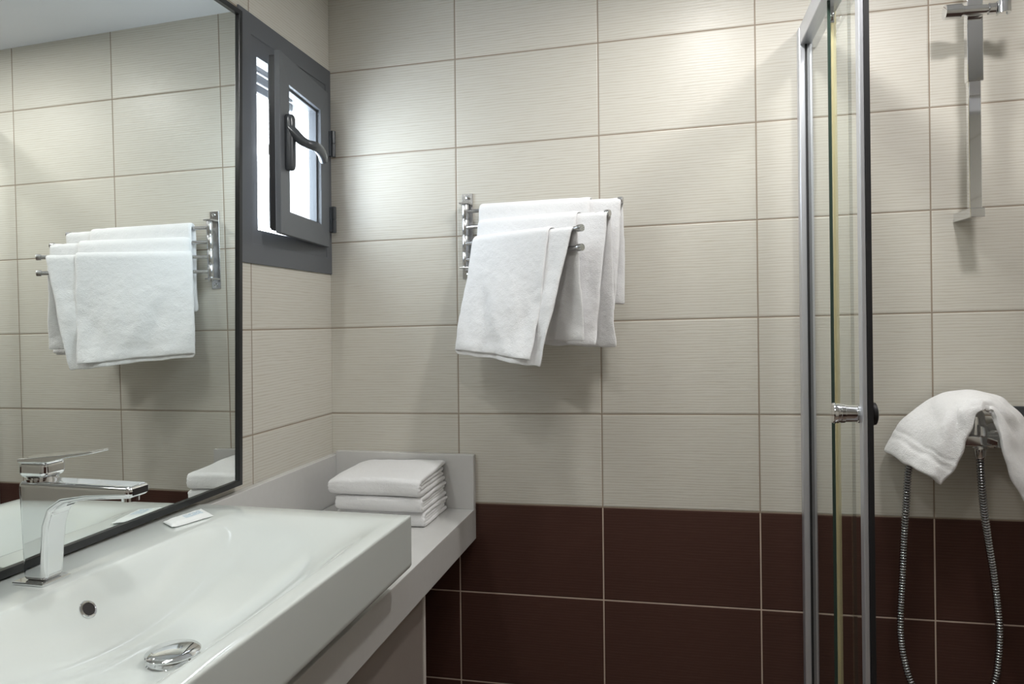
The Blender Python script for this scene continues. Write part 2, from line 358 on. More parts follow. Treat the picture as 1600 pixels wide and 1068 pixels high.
for zc in (1.885, 1.665):
    bm = bmesh.new(); lathe(bm, (.022, -.022, zc-.038), (0, 0, 1), [(0, 0), (0, .0065), (.001, .0075), (.0365, .0075), (.037, .006), (.039, .006), (.0395, .0075), (.075, .0075), (.076, .0065), (.076, 0)], 20)
    obox(bm, (0,0,0), (1,0,0), (0,1,0), (0,0,1), .004, .020, -.034, -.018, zc-.036, zc+.036)
    mesh_obj('hinge', bm, M_HANDLE, win, bevel=.001)
# lowered end of the outside roller shutter
bm = bmesh.new()
for z in (1.990, 2.018, 2.046): box(bm, -.118, -.108, WY0+.007, WY1-.007, z, z+.024)
mesh_obj('shutter_slats', bm, M_ALUM_GREY, win, smooth=False, bevel=.003)
# lever handle
SP = lambda u, n, z: SO + SU*u + SN*n + SZ*z
bm = bmesh.new()
pts = [SP(.283, .006, z) for z in [1.741, 1.7425, 1.746, 1.752] + list(np.linspace(1.76, 1.862, 8)) + [1.870, 1.876, 1.8795, 1.881]]
tube(bm, pts, [.004, .0095, .0130, .0145] + [.0150]*8 + [.0145, .0130, .0095, .004], 28, flat=.95, upv=SN)
lev = spline([SP(.285, .006, 1.846), SP(.284, .020, 1.832), SP(.281, .036, 1.815), SP(.276, .050, 1.807), SP(.262, .058, 1.8065), SP(.238, .060, 1.807), SP(.205, .058, 1.800), SP(.180, .053, 1.789)], 6)
n = len(lev)
h = mesh_obj('handle', bm, M_HANDLE, win)
bm = bmesh.new(); tube(bm, lev, [.0135 - .0035*min(1, i/n*1.6) + .0025*math.sin(PI*min(1, max(0, (i/n-.45)/.55))) for i in range(n)], 20, flat=1.0, upv=SN)
lathe(bm, SP(.180, .053, 1.789), lev[-1]-lev[-2], [(0, .0098), (.003, .0085), (.005, .005), (.0055, 0)], 20)
mesh_obj('lever', bm, M_HANDLE, h)

# ------------------------------------------------------------------ mirror
mir = thing('wall_mirror', 'large rectangular wall mirror with thin black frame above the basin', 'mirror', (.01, -1.1, 1.0))
MN = Vector((1, -.01326, .01182)).normalized(); MU = Vector((0, -1, -.0115)); MU = (MU - MN*MU.dot(MN)).normalized(); MV = Vector((0, .0330, 1)); MV = (MV - MN*MV.dot(MN)).normalized()
MO = Vector((.01173, -.5, 1.3)); MO = MO - MN*((MO-Vector((.01173, -.5, 1.3))).dot(MN))
def mp(u, v, n): return MO + MU*u + MV*v + MN*n
bm = bmesh.new(); obox(bm, MO, MU, MN, MV, -.030, 1.20, -.002, 0, -.290, .780); mesh_obj('mirror_glass', bm, M_MIRROR, mir, smooth=False)
bm = bmesh.new()
U0, U1, V0, V1, FW = -.0357, 1.215, -.3015, .7925, .0125
def mring(bm, n0, n1):
    o = [(U0, V0), (U1, V0), (U1, V1), (U0, V1)]; i = [(U0+FW, V0+FW), (U1-FW, V0+FW), (U1-FW, V1-FW), (U0+FW, V1-FW)]; V = {}
    for nm, pts in (('o', o), ('i', i)):
        for k, p in enumerate(pts):
            V[nm, 0, k] = bm.verts.new(mp(*p, n0)); V[nm, 1, k] = bm.verts.new(mp(*p, n1))
    for k in range(4):
        q = (k+1) % 4
        bm.faces.new((V['o',1,k], V['o',1,q], V['i',1,q], V['i',1,k])); bm.faces.new((V['o',0,k], V['i',0,k], V['i',0,q], V['o',0,q]))
        bm.faces.new((V['o',0,k], V['o',0,q], V['o',1,q], V['o',1,k])); bm.faces.new((V['i',0,k], V['i',1,k], V['i',1,q], V['i',0,q]))
mring(bm, -.0025, .006); mesh_obj('mirror_frame', bm, M_BLACK, mir, smooth=False, bevel=.0012, bseg=2)

# ------------------------------------------------------------------ countertop with upstands, cabinet
CZ0, CZ1, CX = .757, .843, .436
ct = thing('countertop', 'long pale grey stone washbasin countertop along the mirror wall', 'countertop', (.2, -.9, CZ0))
mesh_obj('slab', B(.0005, CX, -1.80, -.0005, CZ0, CZ1), M_STONE, ct, smooth=False, bevel=.0018, bseg=2)
mesh_obj('upstand', B(.0205, CX, -.021, -.0005, CZ1, .994), M_STONE, ct, smooth=False, bevel=.0015, bseg=2)
mesh_obj('upstand', B(.0005, .0205, -.6065, -.0005, CZ1, .983), M_STONE, ct, smooth=False, bevel=.0015, bseg=2)
cab = thing('vanity_cabinet', 'beige laminate cabinet in shadow under the grey countertop', 'cabinet', (.2, -1.0, 0))
mesh_obj('body', B(.002, .378, -1.78, -.330, 0, CZ0), M_CAB, cab, smooth=False, bevel=.001)
mesh_obj('door', B(.379, .397, -.80, -.331, .08, CZ0-.006), M_CAB, cab, smooth=False, bevel=.002)
mesh_obj('door', B(.379, .397, -1.29, -.805, .08, CZ0-.006), M_CAB, cab, smooth=False, bevel=.002)
mesh_obj('door', B(.379, .397, -1.775, -1.295, .08, CZ0-.006), M_CAB, cab, smooth=False, bevel=.002)
mesh_obj('side_trim', B(.379, .400, -.330, -.318, 0, CZ0), plain('pale_trim', (.66, .62, .58), .35, bump=.02), cab, smooth=False, bevel=.0015)

# ------------------------------------------------------------------ washbasin
BX0, BX1, BY0, BY1, BZ0, BZ1 = .0010, .478, -1.445, -.608, .886, .990
IX0, IX1, IY0, IY1, DEP = .118, .452, -1.405, -.650, .092
def smp(t, c=.12): t = max(0, min(1, t)); t = t*t*(1+c)/(t+c); return 1-(1-min(1, t))**2.3
def bowl(x, y):
    x += .0 
    if not (IX0 < x < IX1 and IY0 < y < IY1): return BZ1
    a = smp((x-IX0)/.105)*smp((IX1-x)/.16, .10); b = smp((y-IY0)/.40)*smp((IY1-y)/.40)
    return BZ1 - DEP*a*b
bas = thing('washbasin', 'wide white rectangular ceramic washbasin with a shallow bowl on the counter', 'sink', (.24, -1.03, CZ1))
def knots(a, b, i0, i1, n):
    L = [a, a+.0010, a+.0035] + [i0-.004] + list(i0 + (i1-i0)*(.35*(.5-.5*np.cos(np.linspace(0, PI, n))) + .65*np.linspace(0, 1, n))) + [i1+.004] + [b-.0035, b-.0010, b]
    return sorted(set(round(float(v), 5) for v in L))
xs = knots(BX0, BX1, IX0, IX1, 80); ys = knots(BY0, BY1, IY0, IY1, 110)
bm = bmesh.new(); nx_, ny_ = len(xs), len(ys)
def edz(i, j):
    if i in (0, nx_-1) or j in (0, ny_-1): return BZ1 - .0035
    if i in (1, nx_-2) or j in (1, ny_-2): return BZ1 - .0010
    return BZ1
top = [[bm.verts.new((xs[i], ys[j], min(bowl(xs[i], ys[j]), edz(i, j)))) for j in range(ny_)] for i in range(nx_)]
for i in range(nx_-1):
    for j in range(ny_-1): bm.faces.new((top[i][j], top[i+1][j], top[i+1][j+1], top[i][j+1]))
loop = [top[i][0] for i in range(nx_)] + [top[-1][j] for j in range(1, ny_)] + [top[i][-1] for i in range(nx_-2, -1, -1)] + [top[0][j] for j in range(ny_-2, 0, -1)]
cxb, cyb = (BX0+BX1)/2, (BY0+BY1)/2
prev = loop; C0 = [v.co.copy() for v in loop]
for dz, ins in ((BZ1-.0055, 0), (BZ1-.012, 0), (BZ0+.014, 0), (BZ0+.008, .0), (BZ0+.003, .0025), (BZ0, .008), (BZ0, .014)):
    cur = []
    for v in C0:
        x, y = v.x, v.y
        cur.append(bm.verts.new((min(max(x, BX0+ins), BX1-ins), min(max(y, BY0+ins), BY1-ins), dz)))
    for k in range(len(loop)): bm.faces.new((prev[k], prev[(k+1) % len(loop)], cur[(k+1) % len(loop)], cur[k]))
    prev = cur
bm.faces.new(prev)
mesh_obj('basin_bowl', bm, M_CERAMIC, bas, angle=60)
mesh_obj('foot', B(.05, .385, -1.36, -.665, CZ1, BZ0+.004), M_CERAMIC, bas, smooth=False, bevel=.006)
# overflow
ox, oy = .146, -1.034; oz = bowl(ox, oy); e = .002
nrm = Vector((-(bowl(ox+e, oy)-bowl(ox-e, oy))/(2*e), -(bowl(ox, oy+e)-bowl(ox, oy-e))/(2*e), 1)).normalized()
bm = bmesh.new(); lathe(bm, Vector((ox, oy, oz)) - nrm*.002, nrm, [(0, .0135), (.003, .0135), (.0045, .0120), (.0040, .0098), (.0008, .0092)], 32); mesh_obj('overflow_ring', bm, M_CHROME, bas)
bm = bmesh.new(); lathe(bm, Vector((ox, oy, oz)) - nrm*.002, nrm, [(.003, 0), (.003, .0095), (.0035, .0094), (.0035, 0)], 32); mesh_obj('overflow_hole', bm, M_DARK, bas)
# pop-up waste
dx_, dy_ = .296, -1.045; dz_ = bowl(dx_, dy_)
dr = thing('basin_drain', 'domed chrome pop-up drain plug at the bottom of the basin', 'drain', (dx_, dy_, dz_))
bm = bmesh.new(); lathe(bm, (dx_, dy_, dz_-.001), (0, 0, 1), [(0, 0), (0, .034), (.003, .0350), (.0045, .033), (.0035, .028), (.003, 0)], 48); mesh_obj('flange', bm, M_CHROME, dr)
bm = bmesh.new(); lathe(bm, (dx_, dy_, dz_+.001), (0, 0, 1), [(0, 0), (0, .0225), (.008, .0225), (.0085, .033), (.0095, .0352), (.0115, .0358), (.0135, .0335), (.0158, .026), (.0175, .015), (.0182, .006), (.0184, 0)], 48); mesh_obj('plug_cap', bm, M_CHROME, dr)

# ------------------------------------------------------------------ basin mixer tap
fx = thing('basin_faucet', 'square chrome single-lever tap standing on the back rim of the basin', 'faucet', (.069, -1.036, BZ1))
FYa, FYb = -1.0565, -1.0155
mesh_obj('base_plate', B(.041, .0955, -1.0605, -1.0115, BZ1, BZ1+.0045), M_CHROME, fx, smooth=False, bevel=.0015)
prof = [(.0520, .994), (.0470, 1.1385), (.2385, 1.1375), (.2385, 1.1205), (.165, 1.1155), (.125, 1.109), (.105, 1.096), (.0965, 1.074), (.0930, 1.035), (.0915, .994)]
bm = bmesh.new()
def yw(x, z): return .0175 + .0035*max(0, min(1, (z-1.0)/.12))     # widens towards the top
A = [bm.verts.new((x, -1.036-yw(x, z), z)) for x, z in prof]; D = [bm.verts.new((x, -1.036+yw(x, z), z)) for x, z in prof]
for i in range(len(prof)): j = (i+1) % len(prof); bm.faces.new((A[i], A[j], D[j], D[i]))
bm.faces.new(A); bm.faces.new(D[::-1])
mesh_obj('body_and_spout', bm, M_CHROME, fx, bevel=.0078, bseg=7, angle=30)
bm = bmesh.new(); box(bm, .2375, .2392, -1.0500, -1.0220, 1.1245, 1.1335); mesh_obj('spout_recess', bm, M_DARK, fx, smooth=False)
bm = bmesh.new(); lathe(bm, (.222, -1.036, 1.120), (0, 0, -1), [(0, .0115), (.006, .0115), (.0065, .0095), (.004, .009), (.004, 0)], 28); mesh_obj('aerator', bm, M_CHROME, fx)
bm = bmesh.new(); lathe(bm, (.0715, -1.036, 1.1375), (0, 0, 1), [(0, .0205), (.0035, .0205), (.0035, .0190), (.006, .0190)], 36)
mesh_obj('cartridge_collar', bm, M_CHROME, fx)
mesh_obj('handle_cap', B(.0475, .0945, -1.0565, -1.0155, 1.1430, 1.1680), M_CHROME, fx, bevel=.0085, bseg=6)
lp = [(.0480, 1.1650), (.0480, 1.1705), (.1150, 1.1770), (.1715, 1.1840), (.1715, 1.1808), (.1300, 1.1740), (.1000, 1.1665)]
bm = bmesh.new()
def lw(x): return .0205 if x < .098 else .0205 - .0045*min(1, (x-.098)/.07)
A = [bm.verts.new((x, -1.036-lw(x), z)) for x, z in lp]; D = [bm.verts.new((x, -1.036+lw(x), z)) for x, z in lp]
for i in range(len(lp)): j = (i+1) % len(lp); bm.faces.new((A[i], A[j], D[j], D[i]))
bm.faces.new(A); bm.faces.new(D[::-1])
mesh_obj('lever', bm, M_CHROME, fx, bevel=.0014, bseg=3, angle=30)

# ------------------------------------------------------------------ soap sachet
def sachet():
    t = NT('sachet_paper'); tc = t.n('ShaderNodeTexCoord'); s = t.n('ShaderNodeSeparateXYZ'); t.l(tc.outputs['UV'], s.inputs[0])
    u, v = s.outputs[0], s.outputs[1]
    nzt = t.n('ShaderNodeTexNoise'); nzt.inputs['Scale'].default_value = 14; nzt.inputs['Detail'].default_value = 5; t.l(tc.outputs['UV'], nzt.inputs['Vector'])
    def band(a, lo, hi): return t.math('MULTIPLY', t.math('GREATER_THAN', a, lo), t.math('LESS_THAN', a, hi))
    blue = t.math('MULTIPLY', t.math('MULTIPLY', band(u, .40, .84), band(v, .30, .72)), t.math('MULTIPLY', t.math('GREATER_THAN', nzt.outputs[0], .46), .75))
    c = t.mix(blue, (.80, .83, .83), (.42, .56, .68))
    mark = t.math('MULTIPLY', t.math('MULTIPLY', band(u, .46, .80), band(v, .36, .44)), t.math('GREATER_THAN', t.math('SINE', t.math('MULTIPLY', u, 120)), -.1))
    c = t.mix(t.math('MULTIPLY', mark, .6), c, (.32, .38, .44)); t.l(c, t.p.inputs['Base Color']); t.p.inputs['Roughness'].default_value = .35
    return t.m
P00, P10, P11, P01 = Vector((.040, -.752)), Vector((.079, -.776)), Vector((.103, -.690)), Vector((.052, -.660))
n, m = 30, 16; bm = bmesh.new(); uvl = bm.loops.layers.uv.new('UV')
def sq(i, j, s):
    u, v = i/(n-1), j/(m-1); p = (P00*(1-v)+P10*v)*(1-u) + (P01*(1-v)+P11*v)*u
    k = max(0, min(1, min(u, 1-u)/.14)); kk = max(0, min(1, min(v, 1-v)/.2)); puff = .0068*(k**.6)*(kk**.7)
    wr = .0011*nz(u*6, v*5, 3) + .0012*math.sin(u*50)*(1-k)*.5
    lift = .0035*max(0, (u-.86)/.14)*(1-v) + .002*max(0, (.12-u)/.12)
    return (p.x, p.y, BZ1 + .0012 + lift + max(0, wr) + (puff if s else .0)*1.0 + (.0004 if s else 0))
T_ = [[bm.verts.new(sq(i, j, 1)) for j in range(m)] for i in range(n)]; D_ = [[bm.verts.new(sq(i, j, 0)) for j in range(m)] for i in range(n)]
def face(vs, uvs):
    f = bm.faces.new(vs)
    for lpp, q in zip(f.loops, uvs): lpp[uvl].uv = q
for i in range(n-1):
    for j in range(m-1):
        q = [(i/(n-1), j/(m-1)), ((i+1)/(n-1), j/(m-1)), ((i+1)/(n-1), (j+1)/(m-1)), (i/(n-1), (j+1)/(m-1))]
        face((T_[i][j], T_[i+1][j], T_[i+1][j+1], T_[i][j+1]), q); face((D_[i][j], D_[i][j+1], D_[i+1][j+1], D_[i+1][j]), [(0, 0)]*4)
for i in range(n-1):
    face((T_[i][0], D_[i][0], D_[i+1][0], T_[i+1][0]), [(0, 0)]*4); face((T_[i][-1], T_[i+1][-1], D_[i+1][-1], D_[i][-1]), [(0, 0)]*4)
for j in range(m-1):
    face((T_[0][j], T_[0][j+1], D_[0][j+1], D_[0][j]), [(0, 0)]*4); face((T_[-1][j], D_[-1][j], D_[-1][j+1], T_[-1][j+1]), [(0, 0)]*4)
tag(mesh_obj('soap_sachet', bm, sachet(), angle=60), 'small white crimped sachet with pale blue print on the basin rim', 'sachet')

# ------------------------------------------------------------------ folded towels on the counter
def fold3(label, x0, x1, y0, y1, z0, h, seed, slump=0, rise=0):
    """three-ply fold: C-shaped outer sheet with an inner ply showing as a line at the end"""
    t = thing('folded_towel', label, 'towel', ((x0+x1)/2, (y0+y1)/2, z0), 'folded white towels stacked on the counter')
    ply = h/4.0
    def sweep(path, nm, tt, xa, xb, sd):
        P = spline([(0, p[0], p[1]) for p in path], 6); nX = 44; G = np.zeros((nX, len(P), 3))
        for i in range(nX):
            a = i/(nX-1); x = xa + (xb-xa)*a
            e = min(a, 1-a)*nX; endr = 1 - .10*max(0, (2.5-e)/2.5)
            for j, p in enumerate(P):
                upf = (p.z-z0)/h; s1 = 1 - slump*(max(0, (.20-a)/.20)**1.5)*upf
                wob = .0050*nz(x*9+sd, p.y*9, sd) + .0016*nz(x*34+sd, p.y*30, p.z*40)
                sag = -.004*math.sin(PI*a)*upf*.5
                zz = z0 + (p.z-z0)*s1*endr + (1-endr)*h*.5*(1 if nm == 'x' else .6) + (wob+sag)*upf + rise*upf*max(0, (p.y-y0)/(y1-y0))
                yy = p.y + .003*nz(x*12+sd, p.z*30, 7) + (.004*nz(x*7, sd, 2) if p.y < y0+.03 else 0) + slump*.02*max(0, (.12-a)/.12)*(1 if p.y < y0+.05 else 0)
                if rise == 0: zz = min(zz, z0+h-tt*.5)
                G[i, j] = (x + .0025*nz(p.y*16, p.z*60+j*.2, sd), yy, max(zz, z0+tt*.5))
        return mesh_obj(nm, thick_grid(G, tt, .86), M_TERRY, t, sub=1)
    tt = ply*1.12
    z1_, z2_, z3_, z4_ = z0+ply*.56, z0+ply*1.52, z0+ply*2.5, z0+h-ply*.56
    L = y1-y0
    # outer sheet: from the back along the bottom, round the front, along the top to the back
    sweep([(y1-.004, z1_), (y0+L*.6, z1_), (y0+h*.55, z1_), (y0+h*.22, z1_+ply*.18), (y0+tt*.52, z0+h*.36), (y0+tt*.50, z0+h*.62), (y0+h*.20, z4_-ply*.2), (y0+h*.55, z4_), (y0+L*.6, z4_), (y1, z4_)], 'outer_ply', tt, x0, x1, seed)
    # inner sheet folded inside it
    sweep([(y1-.010, z2_), (y0+L*.6, z2_), (y0+h*.75, z2_), (y0+h*.50, z0+h*.44), (y0+h*.50, z0+h*.56), (y0+h*.75, z3_), (y0+L*.6, z3_), (y1-.006, z3_)], 'inner_ply', tt*.93, x0+.006, x1-.003, seed+5)
    return t
fold3('plump folded white towel, topmost of the stack on the counter', .104, .358, -.238, -.028, .9236, .046, 3.1, slump=.34, rise=.013)
fold3('flat folded white towel, middle of the stack on the counter', .122, .360, -.232, -.026, .8838, .0395, 11.7, slump=.12)
fold3('flat folded white towel at the bottom of the stack on the counter', .118, .362, -.214, -.025, .8436, .040, 21.3, slump=.1)

# ------------------------------------------------------------------ swivel towel rail
RX, RY = .4215, -.026
rail = thing('towel_rail', 'steel swivel towel rail with four arms on the back wall', 'towel rail', (RX, 0, 1.6))
mesh_obj('wall_plate', B(.4055, .4365, -.0035, -.0002, 1.484, 1.7235), M_STEEL, rail, smooth=False, bevel=.001)
for z in (1.7115, 1.4955):
    bm = bmesh.new(); lathe(bm, (RX+.001, -.003, z), (0, -1, 0), [(0, .0062), (.002, .0058), (.0035, .003), (.0025, .0018), (.0025, 0)], 20); mesh_obj('screw', bm, M_CHROME, rail)
for z in (1.6925, 1.5135):
    mesh_obj('bracket', B(.4065, .4345, -.038, -.003, z-.0022, z+.0022), M_STEEL, rail, smooth=False, bevel=.001)
bm = bmesh.new(); lathe(bm, (RX, RY, 1.506), (0, 0, 1), [(0, .006), (.001, .0075)] + [(.008, .0075), (.178, .0075), (.186, .0075), (.189, .005)], 24); mesh_obj('pivot_rod', bm, M_STEEL, rail)
ARMS = [(11.7, 1.6700), (22.9, 1.6255), (37.1, 1.5800), (37.1, 1.5355)]; AL = .448
for k, (deg, z) in enumerate(ARMS):
    a = math.radians(deg); d = Vector((math.cos(a), -math.sin(a), -.010))
    bm = bmesh.new(); lathe(bm, (RX, RY, z-.0205), (0, 0, 1), [(0, .0088), (.0008, .0094), (.0402, .0094), (.041, .0088)], 24)
    lathe(bm, Vector((RX, RY, z)), d, [(.004, .0055), (AL-.012, .0055), (AL-.012, .0085), (AL-.003, .0088), (AL, .0080), (AL, 0)], 24)
    mesh_obj('arm', bm, M_STEEL, rail)

def hung(name, label, deg, z, s0, s_out, s_in, df, db, flare_f, flare_b, seed, extra=.014, root_flare=.0, gap=.0062, th=.0058, tuck=.0):
    a = math.radians(deg); d = np.array((math.cos(a), -math.sin(a), 0)); nf = np.array((-math.sin(a), -math.cos(a), 0)); R0 = np.array((RX, RY, z))
    # path across the width: outer leaf from its free edge to the fold, then the inner leaf back out past it
    path = []
    nA, nB = 34, 40
    for i in range(nA): path.append((s_out + (s0-s_out)*i/(nA-1), gap*.5, 0.0))
    for q in (.25, .5, .75): path.append((s0 - .004*math.sin(PI*q), gap*(.5-q), q))
    for i in range(nB): path.append((s0 + (s_in-s0)*i/(nB-1), -gap*.5, 1.0))
    r0 = .0055 + th/2 + gap/2 + .002
    nT = 64; G = np.zeros((len(path), nT, 3))
    for i, (s, o, inner) in enumerate(path):
        rr_ = r0 + o; dF = df + extra*inner; dB = db + .006*inner
        tot = dF + PI*rr_ + dB
        for j in range(nT):
            L = tot*j/(nT-1)
            if L < dF:
                zz = -(dF-L); k = -zz/df; n_ = rr_ + flare_f*(k**1.15)*(1+.3*(1-s/.43)*root_flare) + o*.4*k
                side = -1
            elif L < dF + PI*rr_:
                an = (L-dF)/rr_; zz = rr_*math.sin(an); n_ = rr_*math.cos(an); k = 0; side = 0
            else:
                zz = -(L-dF-PI*rr_); k = -zz/db; n_ = -rr_ - flare_b*(k**1.2) - o*.4*k; side = 1
            w_ = k*(.0100*nz(s*11+seed, zz*5, seed) + .0070*nz(s*24+seed+zz*8, zz*11+3, seed*2)) + .0022*nz(s*55, zz*55, seed)*min(1, k*3+.25)
            w_ += .0018*nz(s*90+seed, 5, seed)*(1 if k < .05 else .3)
            # soft diagonal drag folds
            w_ += .0055*k*math.sin(26*(s+.35*zz)+seed)*(.5+.5*nz(s*5, zz*4, seed+9))
            w_ += .0040*k*math.sin(34*(-zz*.9 + 5.5*(s-.21)**2) + seed)*(.6+.4*nz(s*6, zz*3, seed+4))
            if side == 1: w_ = -w_*.6
            sh = (-root_flare*k*(.055*(s/.42)**2 if inner > .5 else .003+.002*(s/.35)) if side == -1 else .004*k) + .006*k*nz(zz*14, seed, inner*5) + .0015*nz(zz*70, seed+inner*3, s*3)
            zed = zz + (.004*nz(s*20, seed, 1)*k) + (tuck*k*(s/.44) if side == -1 else 0) - .010*(s/.44)
            G[i, j] = R0 + d*(s+sh) + nf*(n_ + w_) + np.array((0, 0, zed))
    # hem: thinner strip near both ends
    T = np.full((len(path), nT), th); T[3:5, :] = th*.7; T[-5:-3, :] = th*.7
    for j in range(nT):
        q = j/(nT-1)
        if .045 < q < .075 or .925 < q < .955: T[:, j] = th*.72
    o = mesh_obj(name, thick_grid(G, T), M_TERRY, sub=1)
    o['label'] = label; o['category'] = 'towel'; o['group'] = 'white towels hung on the swivel rail'
    return o
hung('hanging_towel', 'white towel over the top arm, the one nearest the back wall', 11.7, 1.6700, .056, .365, .446, .262, .25, .010, .004, 1.3, extra=.010, root_flare=.2)
hung('hanging_towel', 'white towel over the second arm, between the nearest and rearmost towels', 22.9, 1.6255, .060, .365, .446, .300, .312, .030, .010, 5.2, extra=.012, root_flare=.3)
hung('hanging_towel', 'white towel over the third arm, nearest the camera, with two steel arm tips showing', 37.1, 1.5800, .056, .352, .424, .286, .250, .050, .012, 9.4, extra=.012, root_flare=1.0, tuck=-.016)

# ------------------------------------------------------------------ shower enclosure
enc = thing('shower_enclosure', 'aluminium and clear glass shower enclosure with its sliding door open', 'shower enclosure', (1.32, -.25, 0))
bm = bmesh.new(); box(bm, 1.2925, 1.3235, -.030, -.0005, 0, 2.090); mesh_obj('wall_profile', bm, M_ALU, enc, smooth=False, bevel=.003)
mesh_obj('profile_seal', B(1.3065, 1.3175, -.0345, -.0295, .04, 2.045), M_RUBBER, enc, smooth=False)
rp = [Vector((1.318, y, 2.069)) for y in (-.001, -.2, -.40)]
cxr, cyr, rad = 1.318+.50, -.40, .50
rp += [Vector((cxr - rad*math.cos(a), cyr - rad*math.sin(a), 2.069)) for a in np.linspace(.06, PI/2, 16)] + [Vector((2.0, -.90, 2.069)), Vector((X1-.001, -.90, 2.069))]
def rect_sweep(bm, pts, w_, h_):
    rings = []; n_ = len(pts)
    for i in range(n_):
        T = (pts[min(i+1, n_-1)] - pts[max(0, i-1)]).normalized(); s_ = Vector((T.y, -T.x, 0)).normalized(); u_ = Vector((0, 0, 1))
        rings.append([bm.verts.new(pts[i] + s_*a*w_/2 + u_*b*h_/2) for a, b in ((1, 1), (-1, 1), (-1, -1), (1, -1))])
    for A, D in zip(rings, rings[1:]):
        for k in range(4): bm.faces.new((A[k], A[(k+1) % 4], D[(k+1) % 4], D[k]))
    bm.faces.new(rings[0]); bm.faces.new(rings[-1])
bm = bmesh.new(); rect_sweep(bm, rp, .046, .046); mesh_obj('top_rail', bm, M_ALU, enc, bevel=.003, angle=25)
bm = bmesh.new(); rect_sweep(bm, [p - Vector((0, 0, 2.069-.10)) for p in rp], .046, .03); mesh_obj('bottom_rail', bm, M_ALU, enc, bevel=.003, angle=25)
fp = mesh_obj('fixed_panel', B(1.309, 1.315, -.268, -.030, .11, 2.050), M_GLASS, enc, smooth=False)
mesh_obj('glass_edge', B(1.3088, 1.3152, -.2705, -.268, .11, 2.048), M_GEDGE, fp, smooth=False)
dr2 = mesh_obj('sliding_door', B(1.332, 1.338, -.419, -.196, .12, 2.047), M_GLASS, enc, smooth=False)
mesh_obj('edge_seal', B(1.329, 1.340, -.211, -.194, .12, 2.047), M_YSEAL, dr2, smooth=False, bevel=.002)
mesh_obj('closing_profile', B(1.3285, 1.3375, -.437, -.413, .12, 2.047), M_ALU, dr2, smooth=False, bevel=.002)
mesh_obj('magnetic_seal', B(1.3376, 1.3480, -.437, -.417, .12, 2.047), M_RUBBER, dr2, smooth=False, bevel=.001)
kb = bmesh.new(); KY, KZ = -.405, 1.176
lathe(kb, (1.332, KY, KZ), (-1, 0, 0), [(0, .0175), (.003, .0190), (.006, .0190), (.007, .0165), (.028, .0172), (.029, .0190), (.036, .0195), (.037, .0185), (.040, .0185), (.041, .0200), (.048, .0202), (.051, .0190), (.0515, 0)], 40)
lathe(kb, (1.338, KY, KZ), (1, 0, 0), [(0, .0150), (.004, .0165), (.006, .0155), (.012, .0155), (.0125, 0)], 40)
kn = mesh_obj('door_knob', kb, M_CHROME, dr2)
bm = bmesh.new(); lathe(bm, (1.350, KY, KZ), (1, 0, 0), [(0, .0170), (.001, .0210), (.004, .0225), (.009, .0215), (.011, .0170), (.010, 0)], 40); mesh_obj('rear_cap', bm, M_RUBBER, kn)
bm = bmesh.new(); lathe(bm, (1.320, -.232, 2.026), (1, 0, 0), [(0, 0), (0, .010), (.003, .0125), (.007, .0125), (.010, .010), (.012, 0)], 28); box(bm, 1.322, 1.330, -.238, -.226, 2.010, 2.050); mesh_obj('door_roller', bm, M_CHROME, dr2, bevel=.001)

# ------------------------------------------------------------------ shower slide bar
sb = thing('shower_slide_bar', 'flat chrome slide bar with a handset holder on the shower wall', 'shower bar', (1.664, 0, 1.6))
mesh_obj('upper_bar', B(1.6470, 1.6800, -.086, -.066, 1.905, 2.255), M_CHROME, sb, smooth=False, bevel=.0015)
mesh_obj('lower_bar', B(1.6490, 1.6755, -.083, -.069, 1.612, 1.907), M_CHROME, sb, smooth=False, bevel=.0015)
mesh_obj('bar_collar', B(1.6505, 1.6740, -.0835, -.0685, 1.872, 1.906), M_STEEL, sb, smooth=False, bevel=.0008)
bm = bmesh.new(); extrude_poly(bm, [(1.6480, -.089), (1.6790, -.089), (1.6790, -.060), (1.6700, -.001), (1.6440, -.001), (1.6480, -.060)], 'z', 1.592, 1.613); mesh_obj('wall_foot', bm, M_CHROME, sb, smooth=False, bevel=.0015)
bm = bmesh.new(); extrude_poly(bm, [(1.6480, -.087), (1.6785, -.087), (1.6785, -.060), (1.6700, -.002), (1.6460, -.002), (1.6480, -.060)], 'z', 2.235, 2.251); mesh_obj('wall_foot', bm, M_CHROME, sb, smooth=False, bevel=.0015)
bm = bmesh.new()
lathe(bm, (1.594, -.100, 2.063), (1, 0, -.02), [(0, .012), (.001, .0165), (.034, .0165), (.035, .0125), (.038, .0125), (.039, .0110), (.086, .0110), (.087, .0085), (.090, .0085), (.091, .0125), (.104, .0125)], 36)
holder = mesh_obj('handset_holder', bm, M_CHROME, sb)
bm = bmesh.new()
arc = [(-1, 0)]
for k in range(17):
    a = PI*.75 + PI*1.5*k/16
    arc.append((k, a))
ro, ri = .0150, .0105
vo = [(1.714 + ro*math.cos(a), -.104 + ro*math.sin(a)) for k, a in arc[1:]]; vi = [(1.714 + ri*math.cos(a), -.104 + ri*math.sin(a)) for k, a in arc[1:]]
extrude_poly(bm, vo + vi[::-1], 'z', 2.046, 2.074); mesh_obj('cradle', bm, M_CHROME, holder, bevel=.0008)

